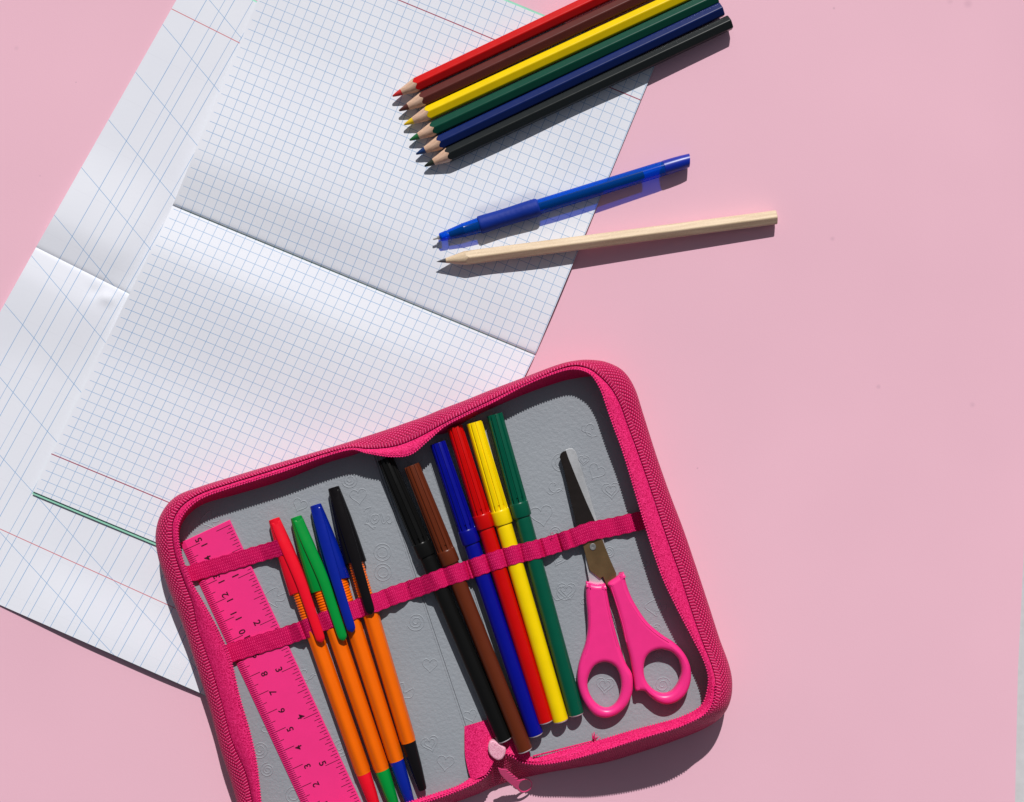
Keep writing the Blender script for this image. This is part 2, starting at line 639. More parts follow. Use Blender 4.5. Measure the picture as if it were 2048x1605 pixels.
def cover_sheet(parent, L3, R3, zfun):
    mb = MB()
    rows = []
    for i in range(41):
        a = i / 40
        def along(P):
            (x0, y0), (x1, y1), (x2, y2) = P
            if a < .5:
                f = a * 2
                return x0 * (1 - f) + x1 * f, y0 * (1 - f) + y1 * f
            f = a * 2 - 1
            return x1 * (1 - f) + x2 * f, y1 * (1 - f) + y2 * f
        L, R = along(L3), along(R3)
        r = []
        for j in range(41):
            b = j / 40
            px, py = L[0] * (1 - b) + R[0] * b, L[1] * (1 - b) + R[1] * b
            r.append(W(px, py, zfun(px, py)))
        rows.append(r)
    mb.grid(rows, flip=True)
    mb.build('cover', M_GREEN, parent)
cover_sheet(upper, [(589, -177), (348, 412), (64, 988.5)], [(1312, 123), (1068, 711), (786, 1288)], lambda px, py: ztu(px, py) - .17 - .75 * 1.2 * math.exp(-(((px - 345) * .381 - (py - 412) * .9246) / S / 1.6) ** 2))
cover_sheet(lower, [(388, -61), (75, 496), (-258, 1096)], [(1092, 294), (778, 849), (462, 1414.5)], lambda px, py: .4 + lift(px, py))

# ------------------------------------------------------------------ pencils
def page_z(px, py):
    """height of the squared upper page (0 off the page)"""
    ux, uy = uRF[0] - uLF[0], uRF[1] - uLF[1]
    L = math.hypot(ux, uy); ux /= L; uy /= L
    a = ((px - uLF[0]) * ux + (py - uLF[1]) * uy)
    d = (-(px - uLF[0]) * -uy - (py - uLF[1]) * ux)
    if a < 0 or a > L or d < 0 or d > 640:
        return 0.0
    return ztu(px, py) + hump_profile(d / 636 * 160, 3.7, 32) * fadeU(a / L) + .02
def rest(tip, end):
    P = [(i / 60, page_z(tip[0] + (end[0] - tip[0]) * i / 60, tip[1] + (end[1] - tip[1]) * i / 60)) for i in range(7, 61)]
    best = None
    for q in range(0, 90):
        zb = q * .1
        za = max((z - zb * f) / (1 - f) for f, z in P if f < .97 and z > 0)
        za = max(za, 0)
        sc_ = za + zb
        if best is None or sc_ < best[0]:
            best = (sc_, za, zb)
    return best[1], best[2]

def hexr(rin, roll):
    def f(t, s_, r):
        a = (t + roll) % (math.pi / 3) - math.pi / 6
        # slightly rounded corners
        hr = rin / math.cos(a)
        return min(hr, rin * 1.115) * (r if r else 1)
    return f

def hex_pencil(name, label, cat, tip, end, z0, z1, rin, lead_px, cone_px, m_paint, m_wood, m_lead, group=None, roll=0.0, tiltroll=0.0, raw=False, endmat=None):
    z0, z1 = rest(tip, end)
    A, B = W(tip[0], tip[1], z0 + rin), W(end[0], end[1], z1 + rin)
    L = (B - A).length
    k = L / math.hypot(end[0] - tip[0], end[1] - tip[1])
    lead, cone = lead_px * k, cone_px * k
    o = thing(name, label, cat, A, group, axis_frame(A, B, tiltroll))
    R = rin * 1.115
    hr = hexr(rin, roll)
    n = 72
    rng = random.Random(sum(map(ord, label)))
    jit = [rng.uniform(-.12, .12) for _ in range(n)]
    def edge_s(t, r):
        k_ = int(round(t / (2 * math.pi) * n)) % n
        return cone * (r / rin) ** 1.0 * (1.0) + jit[k_] * (2.2 if raw else 1)
    tipr = .55 if not raw else .18
    # painted body
    mb = MB()
    rows = []
    for i, s_ in enumerate((0, 1, 2, 3)):
        row = []
        for q in range(n):
            t = 2 * math.pi * q / n
            r = hr(t, 0, 1)
            if s_ == 0: x = edge_s(t, r)
            elif s_ == 1: x = cone * 1.5
            elif s_ == 2: x = L - .35
            else: x = L; r = r * .93
            row.append((x, r * math.sin(t), r * math.cos(t)))
        rows.append(row)
    mb.grid(rows, closed=True)
    b0 = len(mb.v) - n
    mb.face(*[b0 + q for q in range(n)])
    mb.build('barrel', m_paint, o, shade=25)
    # wooden cone
    mb = MB()
    rl = tipr + (rin - tipr) * lead / cone
    rows = []
    for f in (0, .25, .5, .75, 1):
        row = []
        for q in range(n):
            t = 2 * math.pi * q / n
            r1 = hr(t, 0, 1) - .03
            s1 = edge_s(t, r1)
            s0 = lead + rng.uniform(-.15, .15)
            s_ = s0 * (1 - f) + s1 * f
            r = rl * (1 - f) + r1 * f
            row.append((s_, r * math.sin(t), r * math.cos(t)))
        rows.append(row)
    mb.grid(rows, closed=True)
    mb.build('sharpened_cone', m_wood, o, shade=60)
    mb = MB()
    lathe(mb, [(0.0, tipr * .35), (.25, tipr * .85), (lead * .6, tipr + (rl - tipr) * .6), (lead + .2, rl - .01)], 24, cap1=False)
    mb.build('lead', m_lead, o, shade=50)
    return o

def paint(name, c, r=.3):
    return plain(name, c, r, .26, coat=.05, var=.04)

GP = 'coloured pencils laid side by side'
cols = [
    ('red', (785, 193), (1398, -98), (.56, .003, .003), (.58, .02, .02), .10, 'red coloured pencil, topmost of the six, beside the brown one'),
    ('brown', (798, 222), (1412, -68), (.105, .022, .018), (.085, .02, .015), .06, 'brown coloured pencil between the red and the yellow pencils'),
    ('yellow', (808, 250), (1426, -35), (.80, .56, .0), (.78, .52, .01), -.05, 'yellow coloured pencil between the brown and the green pencils'),
    ('green', (819, 281), (1432, -5), (.002, .058, .036), (.01, .13, .035), .03, 'dark green coloured pencil between the yellow and the blue pencils'),
    ('blue', (832, 309), (1443, 19), (.003, .014, .105), (.004, .03, .13), .05, 'navy blue coloured pencil between the green and the black pencils'),
    ('black', (849, 333), (1460, 45), (.012, .015, .016), (.012, .02, .012), -.02, 'black coloured pencil, lowest of the six, casting a shadow on the squares'),
]
for nm, tip, end, c, lc, roll, lab in cols:
    hex_pencil('coloured_pencil', lab, 'coloured pencil', tip, end, 2.1, 2.1, 3.4, 20, 49, paint(nm + '_lacquer', c), M_WOODTIP,
               plain(nm + '_lead', lc, .45), GP, tiltroll=roll + math.radians(0))
hex_pencil('plain_pencil', 'unpainted pale wooden pencil with sharp grey lead, below the blue pen', 'pencil', (873, 524), (1552, 435), 2.5, .1,
           3.45, 19, 58, M_WOODRAW, M_WOODRAW, M_GRAPHITE, tiltroll=.12, raw=True)

# ------------------------------------------------------------------ loose blue pen
def blue_pen():
    tip, end = (866, 479.5), (1379, 321)
    A, B = W(tip[0], tip[1], PEN_ZA), W(end[0], end[1], PEN_ZB)
    L = (B - A).length
    k = L / math.hypot(end[0] - tip[0], end[1] - tip[1])
    o = thing('ballpoint_pen', 'transparent blue ballpoint pen with rubber grip lying over the edge of the squared page', 'pen', A, None, axis_frame(A, B))
    P = lambda l: [(s_ * k, r) for s_, r in l]
    mb = MB(); lathe(mb, P([(0, .25), (.8, .42), (9, .55), (10, .95), (16, 1.25), (18, 1.3)]), 24)
    mb.build('metal_tip', M_SILVER, o)
    mb = MB(); lathe(mb, P([(14, 1.75), (16, 2.1), (30, 2.45), (31, 2.3), (33, 2.3), (34, 2.55), (62, 3.35), (64, 3.6), (66, 3.45), (98, 3.85)]), 40, cap1=False)
    mb.build('nose_cone', M_CLEAR, o)
    mb = MB()
    pr = [(96, 3.7), (97, 4.35)]
    for i in range(40):
        s_ = 99 + i * 3.0
        r = 4.42 + .12 * math.sin((s_ - 99) / 120 * math.pi * 2 + 2.2)
        pr.append((s_, r))
    pr += [(219, 4.35), (220.5, 4.0)]
    def rf(t_, s_, r):
        q = s_ / k
        w = .14 * smooth(1 - abs(q - 155) / 50) * max(0, math.cos(3 * t_ - .5)) ** 6 * (0.5 + .5 * math.cos(q * .55))
        return r - w
    lathe(mb, P(pr), 48, rf)
    mb.build('rubber_grip', M_GRIP, o)
    mb = MB(); lathe(mb, P([(218, 3.75), (470, 3.7), (484, 3.6)]), 40, lambda t_, s_, r: r - .07 * (math.cos(12 * t_) > .6), cap0=False, cap1=False)
    mb.build('clear_barrel', M_CLEAR, o)
    mb = MB(); lathe(mb, P([(34, 1.3), (60, 1.9), (440, 1.9)]), 20)
    mb.build('ink_refill', M_REFILL, o)
    # end cap, cut obliquely
    mb = MB()
    prof = P([(482, 3.3), (483.5, 3.75), (500, 3.75), (520, 3.6), (536, 3.25)])
    def sf(t_, s_, i):
        return s_ + (math.sin(t_) * .9 if i == 4 else 0)
    lathe(mb, prof, 40, sf=sf)
    mb.build('end_cap', M_PENBLUE, o)
blue_pen()

# ------------------------------------------------------------------ pencil case
FZ = 12.0
case = thing('pencil_case', 'open pink zip pencil case with grey lining, holding pens and scissors', 'pencil case', (-20, -110, 0))
# stations: O(outer) M(crest) I(inner edge) F(foot of the inner wall, None if hidden), zO zM zI
ST = [
 ((475,1605),(504,1605),(522,1605),None,12,22,24), ((463,1562),(490,1545),(514,1530),None,12,22,24),
 ((441,1493),(463,1481),(500,1465),None,12,22,24), ((422,1419),(443,1407),(479,1393),None,12,22,24),
 ((396,1338),(420,1330),(462,1322),None,12,22,24), ((373,1268),(396,1262),(437,1262),None,12,22,24),
 ((351,1211),(384,1207),(408,1208),None,12,23,24), ((333,1162),(366,1160),(382,1162),None,12,23,24),
 ((318,1113),(350,1112),(364,1113),None,12,23,24), ((313,1068),(344,1070),(356,1070),(359,1071),12,23,23.5),
 ((324,1027),(347,1038),(360,1042),(365,1047),12,23,23), ((353,993),(366,1009),(378,1016),(384,1024),12,23,23),
 ((402,973),(405,985),(410,994),(414,1006),12,23,23), ((470,952),(472,963),(475,972),(478,988),12,23,23),
 ((560,925),(562,935),(565,944),(567,961),12,23,23), ((645,900),(646,908),(648,914),(650,928),12,23,23),
 ((698,884),(700,895),(702,900),(703,912),12,23,23), ((735,872),(738,897),(735,907),None,12,22,23),
 ((775,859),(783,893),(783,914),None,12,22,23), ((815,845),(818,882),(822,909),None,12,22,23),
 ((849,833),(848,868),(857,881),None,12,22,23), ((885,818),(890,845),(890,853),(893,866),12,23,23),
 ((930,801),(936,822),(938,828),(941,838),12,23,23), ((982,780),(986,798),(988,804),(991,814),12,23,23),
 ((1048,755),(1052,766),(1055,769),(1057,786),12,23,23), ((1112,731),(1116,739),(1117,745),(1121,764),12,23,23),
 ((1148,722),(1150,731),(1150,739),(1153,757),12,23,23), ((1181,720),(1178,737),(1176,746),(1175,754),12,23,24),
 ((1214,725),(1200,752),(1190,760),None,12,23,24), ((1246,742),(1222,775),(1203,784),None,12,22.5,24),
 ((1269,776),(1240,806),(1212,810),None,12,22.5,24), ((1287,830),(1256,850),(1225,848),None,12,22,24),
 ((1311,906),(1281,917),(1246,905),None,12,22,24), ((1338,984),(1307,993),(1269,981),None,12,22,24),
 ((1367,1060),(1334,1074),(1295,1067),None,12,22,24), ((1394,1140),(1362,1153),(1322,1148),None,12,22,24),
 ((1417,1210),(1384,1222),(1351,1211),None,12,22.5,24), ((1438,1275),(1405,1282),(1386,1278),None,12,23.5,24),
 ((1457,1328),(1424,1330),(1409,1325),None,12,25,24), ((1463,1365),(1432,1366),(1417,1362),None,11,27,24),
 ((1458,1403),(1428,1403),(1409,1401),None,9,29,23.5), ((1443,1434),(1410,1429),(1392,1420),None,6,30,23),
 ((1408,1458),(1376,1448),(1358,1436),None,4,31,23), ((1352,1481),(1338,1462),(1320,1447),None,3,31,22),
 ((1287,1503),(1280,1479),(1270,1460),None,3,30,20), ((1217,1524),(1205,1503),(1196,1482),None,3,26,18),
 ((1147,1537),(1140,1521),(1126,1501),None,3,21,16), ((1100,1545),(1085,1530),(1075,1515),None,2.5,18,15),
 ((1062,1553),(1048,1527),(1042,1510),None,2.5,15.5,14), ((1034,1560),(1021,1513),(1020,1497),None,2.5,14.5,13.5),
 ((1010,1566),(1002,1508),(1000,1492),None,2.5,14,13.5), ((992,1572),(988,1520),(976,1508),None,2.5,14.5,13.5),
 ((974,1580),(980,1543),(960,1534),None,2.5,15.5,14), ((957,1588),(961,1562),(941,1556),None,3,17,15),
 ((925,1600),(928,1578),(914,1573),None,4,19,17), ((875,1618),(878,1597),(866,1589),None,5,21,19),
 ((800,1645),(800,1622),(795,1612),None,10,22,21), ((700,1678),(695,1655),(690,1643),None,12,22,22),
 ((610,1705),(605,1682),(600,1670),None,12,22,23), ((548,1718),(550,1694),(560,1678),None,12,22,24),
 ((505,1700),(520,1680),(540,1660),None,12,22,24), ((486,1655),(510,1645),(528,1635),None,12,22,24),
]
flat = []
for O_, M_, I_, F_, zo, zm, zi in ST:
    if F_ is None:
        F_ = (I_[0] * .45 + M_[0] * .55, I_[1] * .45 + M_[1] * .55)
    flat.append((*O_, *M_, *I_, *F_, zo, zm, zi))
PER = 22
ring = crom(flat, PER, closed=True)
rO = [W(r[0], r[1], r[8]) for r in ring]
rM = [W(r[2], r[3], r[9]) for r in ring]
rI = [W(r[4], r[5], r[10]) for r in ring]
rF = [W(r[6], r[7], FZ) for r in ring]
NR = len(ring)
# arclength along crest
arc = [0.0]
for i in range(NR):
    arc.append(arc[-1] + (rM[(i + 1) % NR] - rM[i]).length)
def base_z(px):
    return 2.35 - 2.1 * smooth((px - 800) / 300)
def ringmesh(strips, closed=True):
    """strips(i) -> list of (point, v)"""
    rows, uvs = [], []
    for i in range(NR + 1):
        s_ = strips(i % NR)
        rows.append([p for p, v in s_]); uvs.append([(arc[i], v) for p, v in s_])
    mb = MB(); mb.grid(rows, uvs)
    return mb
rngw = random.Random(5)
wob = [rngw.uniform(-1, 1) for _ in range(80)]
def wobble(i, k=0):
    x = arc[i] / 16.0 + k
    a = int(x); f = smooth(x - a)
    return wob[a % 80] * (1 - f) + wob[(a + 1) % 80] * f
def shell(i):
    O, M = rO[i], rM[i]
    out = []
    n = 14
    bl = 0.0
    prev = None
    span = (O - M).length
    for j in range(n + 1):
        ph = math.pi / 2 * j / n
        p = Vector((M.x + (O.x - M.x) * math.sin(ph), M.y + (O.y - M.y) * math.sin(ph), O.z + (M.z - O.z) * math.cos(ph)))
        w = math.sin(ph * 2)
        q_ = M.lerp(O, j / n)
        p = q_.lerp(p, .12 + .88 * smooth((O.z - 3) / 8))
        p += (O - M).normalized().to_2d().to_3d() * (.25 * w * wobble(i))
        # small crest welt where webbing meets tape
        if j == 1:
            p.z += .25
        if prev is not None:
            bl += (p - prev).length
        prev = p
        out.append((p, bl))
    d = Vector((M.x - O.x, M.y - O.y, 0)).normalized()
    bz = base_z(ring[i][0])
    for j in range(1, 6):
        ph = math.pi / 2 * j / 5
        p = Vector((O.x, O.y, 0)) + d * 5.0 * (1 - math.cos(ph))
        p.z = O.z - (O.z - bz) * math.sin(ph)
        bl += (p - prev).length
        prev = p
        out.append((p, bl))
    return out
mb = ringmesh(shell)
# bottom
W_ = len(shell(0))
mb.face(*[i * W_ + W_ - 1 for i in range(NR)][::-1])
mb.build('outer_shell', M_WEB, case, shade=180)
def tape(i):
    M, I = rM[i], rI[i]
    M2 = M + Vector((0, 0, -.7)); out = []
    wd = (I - M).length
    for j in range(9):
        t_ = j / 8
        p = M2.lerp(I, t_)
        p.z += min(.9, wd * .14) * math.sin(math.pi * t_) - .15 * (1 - t_) + .12 * wobble(i, 3) * math.sin(math.pi * t_)
        out.append((p, t_ * wd))
    return out
ringmesh(tape).build('zipper_tape', M_TAPE, case, shade=180)
def inner(i):
    I, F = rI[i], rF[i]
    I2 = I + Vector((0, 0, -.2))
    out = []
    for j in range(5):
        t_ = j / 4
        p = I2.lerp(F, t_)
        out.append((p, t_ * 12))
    return out
ringmesh(inner).build('inner_wall', M_INNER, case, shade=180)

def sphere_pts(mb, c, ax, ay, az, nu=6, nv=4):
    rows = []
    for a in range(nv + 1):
        th = math.pi * a / nv
        rows.append([c + ax * (math.sin(th) * math.cos(2 * math.pi * b / nu)) + ay * (math.sin(th) * math.sin(2 * math.pi * b / nu)) + az * math.cos(th) for b in range(nu)])
    mb.grid(rows, closed=True)

def beads(mb, path, arcl, pitch, rx, ry, rz, dz=0, off=0.0, rng_=None, alt=0.0):
    s_, i = 0.0, 0
    n = len(path)
    tot = arcl[-1]
    q = 0
    while s_ < tot:
        while i < n - 1 and arcl[i + 1] < s_:
            i += 1
        j = (i + 1) % n
        f = (s_ - arcl[i]) / max(1e-6, arcl[i + 1] - arcl[i])
        p = path[i].lerp(path[j], f)
        t_ = (path[j] - path[i])
        t_.z = 0
        t_.normalize()
        nrm = Vector((t_.y, -t_.x, 0))       # ring runs clockwise: inward is to the right
        if rng_ is None or rng_(i):
            sphere_pts(mb, p + nrm * (off + alt * (q % 2)) + Vector((0, 0, dz)), t_ * rx, nrm * ry, Vector((0, 0, rz)))
        s_ += pitch
        q += 1
def arcs(path):
    a = [0.0]
    for i in range(len(path)):
        a.append(a[-1] + (path[(i + 1) % len(path)] - path[i]).length)
    return a
mb = MB()
beads(mb, rI, arcs(rI), 1.35, .45, .55, .42, dz=-.05, off=0.0)
beads(mb, rI, arcs(rI), 1.35, .46, .22, .2, dz=.32, off=-.9)
idx0 = 39 * PER
beads(mb, rM, arcs(rM), 1.35, .42, .65, .5, dz=.15, off=.2, rng_=lambda i: i > idx0 and i < 58 * PER)
mb.build('zipper_teeth', M_TEETH, case, shade=180)
mb = MB()
beads(mb, [m.lerp(ii, .5) for m, ii in zip(rM, rI)], arcs(rI), 1.5, .5, .28, .25, dz=.55,
      rng_=lambda i: i > idx0 and i < 58 * PER)
mb.build('tape_stitching', M_TEETH, case, shade=180)

# lining panels -----------------------------------------------------------
def clip(poly, a, b, keep):
    """keep the side of line a-b; keep=+1 left / -1 right"""
    out = []
    def sd_(p):
        return keep * ((b[0] - a[0]) * (p[1] - a[1]) - (b[1] - a[1]) * (p[0] - a[0]))
    n = len(poly)
    for i in range(n):
        p, q = poly[i], poly[(i + 1) % n]
        sp, sq = sd_(p), sd_(q)
        if sp >= 0:
            out.append(p)
        if (sp >= 0) != (sq >= 0):
            t_ = sp / (sp - sq)
            out.append((p[0] + (q[0] - p[0]) * t_, p[1] + (q[1] - p[1]) * t_))
    return out
fl_px = [(r[6] * .75 + r[2] * .25, r[7] * .75 + r[3] * .25) for r in ring][::4]
sl0, sl1 = (745, 905), (934, 1470)       # left spine line
sr0, sr1 = (838, 860), (1040, 1465)      # right spine line
def tube(mb, pts, r, closed=False, n=6):
    P = [Vector(p) for p in pts]
    rows = []
    N = len(P)
    for i in range(N):
        a = P[(i - 1) % N] if (closed or i > 0) else P[i]
        b = P[(i + 1) % N] if (closed or i < N - 1) else P[i]
        t_ = (b - a); t_.z = 0
        if t_.length < 1e-6: t_ = Vector((1, 0, 0))
        t_.normalize()
        nn = Vector((-t_.y, t_.x, 0))
        rows.append([P[i] + nn * (math.cos(math.pi * k / n) * r) + Vector((0, 0, math.sin(math.pi * k / n) * r * .62 - .03)) for k in range(n + 1)])
    mb.grid(rows, closed_rows=closed)
def inside(poly, x, y):
    c = False
    n = len(poly)
    for i in range(n):
        x1, y1 = poly[i]; x2, y2 = poly[(i + 1) % n]
        if (y1 > y) != (y2 > y) and x < (x2 - x1) * (y - y1) / (y2 - y1) + x1:
            c = not c
    return c
def motif(kind, cx, cy, s_, rot=0.0):
    pts = []
    ca, sa = math.cos(rot), math.sin(rot)
    def put(lst):
        return [(cx + (x * ca - y * sa) * s_, cy + (x * sa + y * ca) * s_) for x, y in lst]
    if kind == 'heart':
        l = []
        for i in range(40):
            t_ = 2 * math.pi * i / 40
            l.append((16 * math.sin(t_) ** 3 / 17, -(13 * math.cos(t_) - 5 * math.cos(2 * t_) - 2 * math.cos(3 * t_) - math.cos(4 * t_)) / 17))
        return [(put(l), True)]
    if kind == 'heart2':
        return motif('heart', cx, cy, s_, rot) + motif('heart', cx, cy, s_ * .6, rot)
    if kind == 'ring':
        return [(put([(r * math.cos(2 * math.pi * i / 28), r * math.sin(2 * math.pi * i / 28)) for i in range(28)]), True) for r in (1, .62)]
    if kind == 'spiral':
        return [(put([((.15 + .85 * i / 60) * math.cos(.26 * i), (.15 + .85 * i / 60) * math.sin(.26 * i)) for i in range(60)]), False)]
    if kind == 'swirl':
        return [(put([((1 - i / 34) * math.cos(.2 * i) - .2, (1 - i / 34) * math.sin(.2 * i)) for i in range(34)]), False),
                (put([(-1 + i / 10, .7 + .3 * math.sin(i * .35)) for i in range(18)]), False)]
    if kind == 'wing':
        l = crom([(-1, .2), (-.3, -.7), (.2, -.9), (.3, -.2), (1, -.6), (.9, .1), (.2, .3), (.5, .8), (-.2, .6)], 6, closed=True)
        return [(put(l), True)]
    return []
def love(x0, y0, k):
    # double outlined script letters
    L = []
    def st(p):
        L.append(([(x0 + x * k, y0 + y * k) for x, y in crom(p, 6)], False))
    st([(0, 5), (6, -3), (16, -7), (24, -8)]); st([(14, 2), (11, 22), (6, 40), (2, 46)]); st([(20, 0), (17, 22), (11, 42)])
    st([(2, 46), (14, 46), (26, 56), (38, 55)]); st([(4, 42), (16, 50), (28, 60), (34, 60)])
    st([(40, 14), (28, 18), (22, 32), (28, 44), (40, 42), (48, 30), (46, 18), (36, 16), (30, 26), (34, 34), (42, 28)])
    st([(52, 14), (56, 24), (58, 38), (64, 44), (72, 34), (72, 20)]); st([(56, 12), (62, 26), (64, 36)])
    st([(74, 34), (82, 28), (80, 18), (73, 22), (74, 36), (82, 44), (90, 38)])
    return L
MOT = [('heart', 717, 992, 18, -.15), ('heart', 1193, 943, 18, .5), ('heart2', 1222, 980, 19, -.1), ('heart', 1083, 1030, 24, -.2),
       ('swirl', 1131, 1183, 22, .3), ('ring', 765, 1105, 17, 0), ('ring', 766, 1145, 17, .3), ('heart', 891, 1525, 18, .1), ('heart2', 860, 1487, 18, -.3),
       ('heart2', 1133, 1181, 20, .0), ('ring', 1122, 925, 18, 0), ('spiral', 1110, 1065, 14, 0), ('spiral', 700, 960, 17, 0), ('wing', 548, 1195, 22, .2),
       ('heart2', 1210, 1370, 19, .1), ('spiral', 1325, 1370, 20, .2), ('wing', 1310, 1215, 20, .3), ('swirl', 1185, 860, 18, 1), ('heart', 860, 1330, 16, 0),
       ('spiral', 520, 1500, 18, 0), ('spiral', 535, 1540, 15, 2), ('wing', 800, 1390, 26, .1), ('heart', 600, 1010, 15, .4), ('wing', 420, 1040, 20, 0)]
rm = random.Random(11)
allm = [(k, x, y, s_, r) for k, x, y, s_, r in MOT]
tries = 0
while len(allm) < 120 and tries < 6000:
    tries += 1
    x, y = rm.uniform(330, 1440), rm.uniform(740, 1640)
    s_ = rm.uniform(9, 20)
    if all((x - m_[1]) ** 2 + (y - m_[2]) ** 2 > (s_ + m_[3] + 4) ** 2 for m_ in allm) and not (690 < x < 800 and 1000 < y < 1090):
        allm.append((rm.choice(['heart', 'heart2', 'ring', 'spiral', 'swirl', 'wing']), x, y, s_, rm.uniform(-.6, .6)))
def lining(name, poly, z, label, emboss=True, extra=None):
    mb = MB()
    idx = [mb.add(W(p[0], p[1], z)) for p in poly]
    mb.face(*idx)
    low = [mb.add(W(p[0], p[1], z - 1.0)) for p in poly]
    n = len(idx)
    for i in range(n):
        j = (i + 1) % n
        mb.face(low[i], low[j], idx[j], idx[i])
    if emboss:
        strokes = []
        for k, x, y, s_, r in allm:
            if inside(poly, x, y) and inside(poly, x + s_, y) and inside(poly, x - s_, y):
                strokes += motif(k, x, y, s_, r)
        if extra:
            strokes += extra
        for l, cl in strokes:
            tube(mb, [W(p[0], p[1], z) for p in l], .30, cl)
    return mb.build(name, M_LINING, case, shade=50, label=label)
pl = clip(fl_px, sl0, sl1, 1)
pm = clip(clip(fl_px, sl0, sl1, -1), sr0, sr1, 1)
pr_ = clip(fl_px, sr0, sr1, -1)
lining('lining_panel', pl, FZ, 'left grey embossed lining panel', extra=love(728, 1020, .62))
lining('lining_panel', pr_, FZ, 'right grey embossed lining panel')
lining('spine_strip', [p for p in pm], FZ - .35, 'smooth grey strip along the fold of the case')
# thin clear edge of the plastic pocket beside the spine
mb = MB()
for off in (0, 5.0):
    tube(mb, [W(sl0[0] + (sl1[0] - sl0[0]) * t_ / 20 + off, sl0[1] + (sl1[1] - sl0[1]) * t_ / 20, FZ) for t_ in range(21)], .3)
mb.build('seam', M_LINING, case, shade=60)

# gussets at the spine
def patch(name, left, right, mat, bulge, parent=case):
    a = crom(left, 6); b = crom(right, 6)
    rows = []
    for p, q in zip(a, b):
        row = []
        for j in range(13):
            t_ = j / 12
            x, y, z = (p[i] * (1 - t_) + q[i] * t_ for i in range(3))
            row.append(W(x, y, z + bulge * math.sin(math.pi * t_)))
        rows.append(row)
    mb = MB(); mb.grid(rows, flip=True)
    return mb.build(name, mat, parent, shade=180)
patch('gusset', [(929, 1453, 12.6), (929, 1480, 13.2), (930, 1510, 13.8), (936, 1540, 14.6), (943, 1562, 15.5)],
      [(973, 1440, 12.6), (984, 1470, 13.4), (990, 1495, 14.4), (990, 1518, 15.8), (972, 1550, 17)], M_TAPE, .9)
patch('gusset', [(975, 1440, 12.4), (984, 1468, 12.9), (992, 1490, 13.6), (1000, 1505, 14.6)],
      [(1034, 1462, 12.4), (1046, 1486, 12.9), (1058, 1505, 13.2), (1062, 1518, 14.6)], M_TAPE, .3)

# elastic bands: pulled over the pens, stitched down between the loops
STICKS = [((548, 1038), (727, 1547), 16.1, 4.15), ((592, 1034), (764, 1540), 16.1, 4.15), ((631, 1010), (793, 1521), 16.1, 4.15), ((667, 975), (817, 1484), 16.1, 4.15),
          ((770, 917), (1010, 1482), 16.4, 4.3), ((823, 931), (1051, 1503), 16.8, 4.3), ((875, 886), (1072, 1472), 16.4, 4.3), ((909, 854), (1092, 1446), 16.4, 4.3),
          ((948, 845), (1122, 1444), 16.4, 4.3), ((989, 829), (1153, 1431), 16.4, 4.3)]
def ribbon(name, ctrl, width_px, mat, bumps=(), creases=(), slope=.75, th=.5):
    c = crom(ctrl, 40)
    # even spacing
    pts = [c[0]]
    for q in c[1:]:
        if math.hypot(q[0] - pts[-1][0], q[1] - pts[-1][1]) >= 1.0:
            pts.append(q)
    n = len(pts)
    z = []
    for x, y, b in pts:
        h = b
        for a_, b_, zc, R in STICKS:
            L = math.hypot(b_[0] - a_[0], b_[1] - a_[1])
            d = abs((x - a_[0]) * (b_[1] - a_[1]) - (y - a_[1]) * (b_[0] - a_[0])) / L / S * .975
            if d < R:
                h = max(h, zc + math.sqrt(R * R - d * d))
        for bx, bw, bh in bumps:
            if abs(x - bx) < bw:
                h = max(h, b + bh * math.cos((x - bx) / bw * math.pi / 2) ** .7)
        z.append(h)
    z2 = list(z)
    for i in range(n):
        for k in range(max(0, i - 50), min(n, i + 51)):
            z2[i] = max(z2[i], z[k] - slope * abs(k - i) / S)
    for i in range(n):                       # stitched creases
        for cx_ in creases:
            d = abs(pts[i][0] - cx_)
            if d < 4.5:
                z2[i] = min(z2[i], max(z[i], z2[i] - 2.6 * (1 - d / 4.5)))
    z3 = [sum(z2[max(0, i - 1):i + 2]) / len(z2[max(0, i - 1):i + 2]) for i in range(n)]
    z3 = [max(a_, b_ - .1) for a_, b_ in zip(z3, z)]
    rows, uvs = [], []
    arc_ = 0
    P = [W(p[0], p[1], h) for p, h in zip(pts, z3)]
    for i, p in enumerate(P):
        a0, a1 = pts[max(0, i - 18)], pts[min(n - 1, i + 18)]
        t_ = Vector((a1[0] - a0[0], -(a1[1] - a0[1]), 0)).normalized()
        nn = Vector((-t_.y, t_.x, 0))
        if i:
            arc_ += (p - P[i - 1]).length
        hw = width_px / S / 2 * (1 - p.z / H)
        row, uvr = [], []
        prof = [(-1, -th), (-1, 0)] + [(-1 + 2 * j / 10, .10 * math.cos(math.pi * (-1 + 2 * j / 10) / 2)) for j in range(1, 10)] + [(1, 0), (1, -th)]
        for (q, dz) in prof:
            edge = .16 * math.sin(arc_ * 1.3 + q) * abs(q)
            row.append(p + nn * (q * hw + edge) + Vector((0, 0, dz + .06 * math.sin(arc_ * .7 + q * 2))))
            uvr.append((arc_, (q + 1) * hw))
        rows.append(row); uvs.append(uvr)
    mb = MB(); mb.grid(rows, uvs, flip=True)
    return mb.build(name, mat, case, shade=70)
ribbon('elastic_band', [(352, 1156, 16), (372, 1150, 15), (400, 1142, 14.6), (450, 1128, 14.4), (500, 1113, 14.4), (535, 1103, 14.2), (556, 1097, 12.8), (566, 1094, 12.6)], 33, M_ELASTIC)
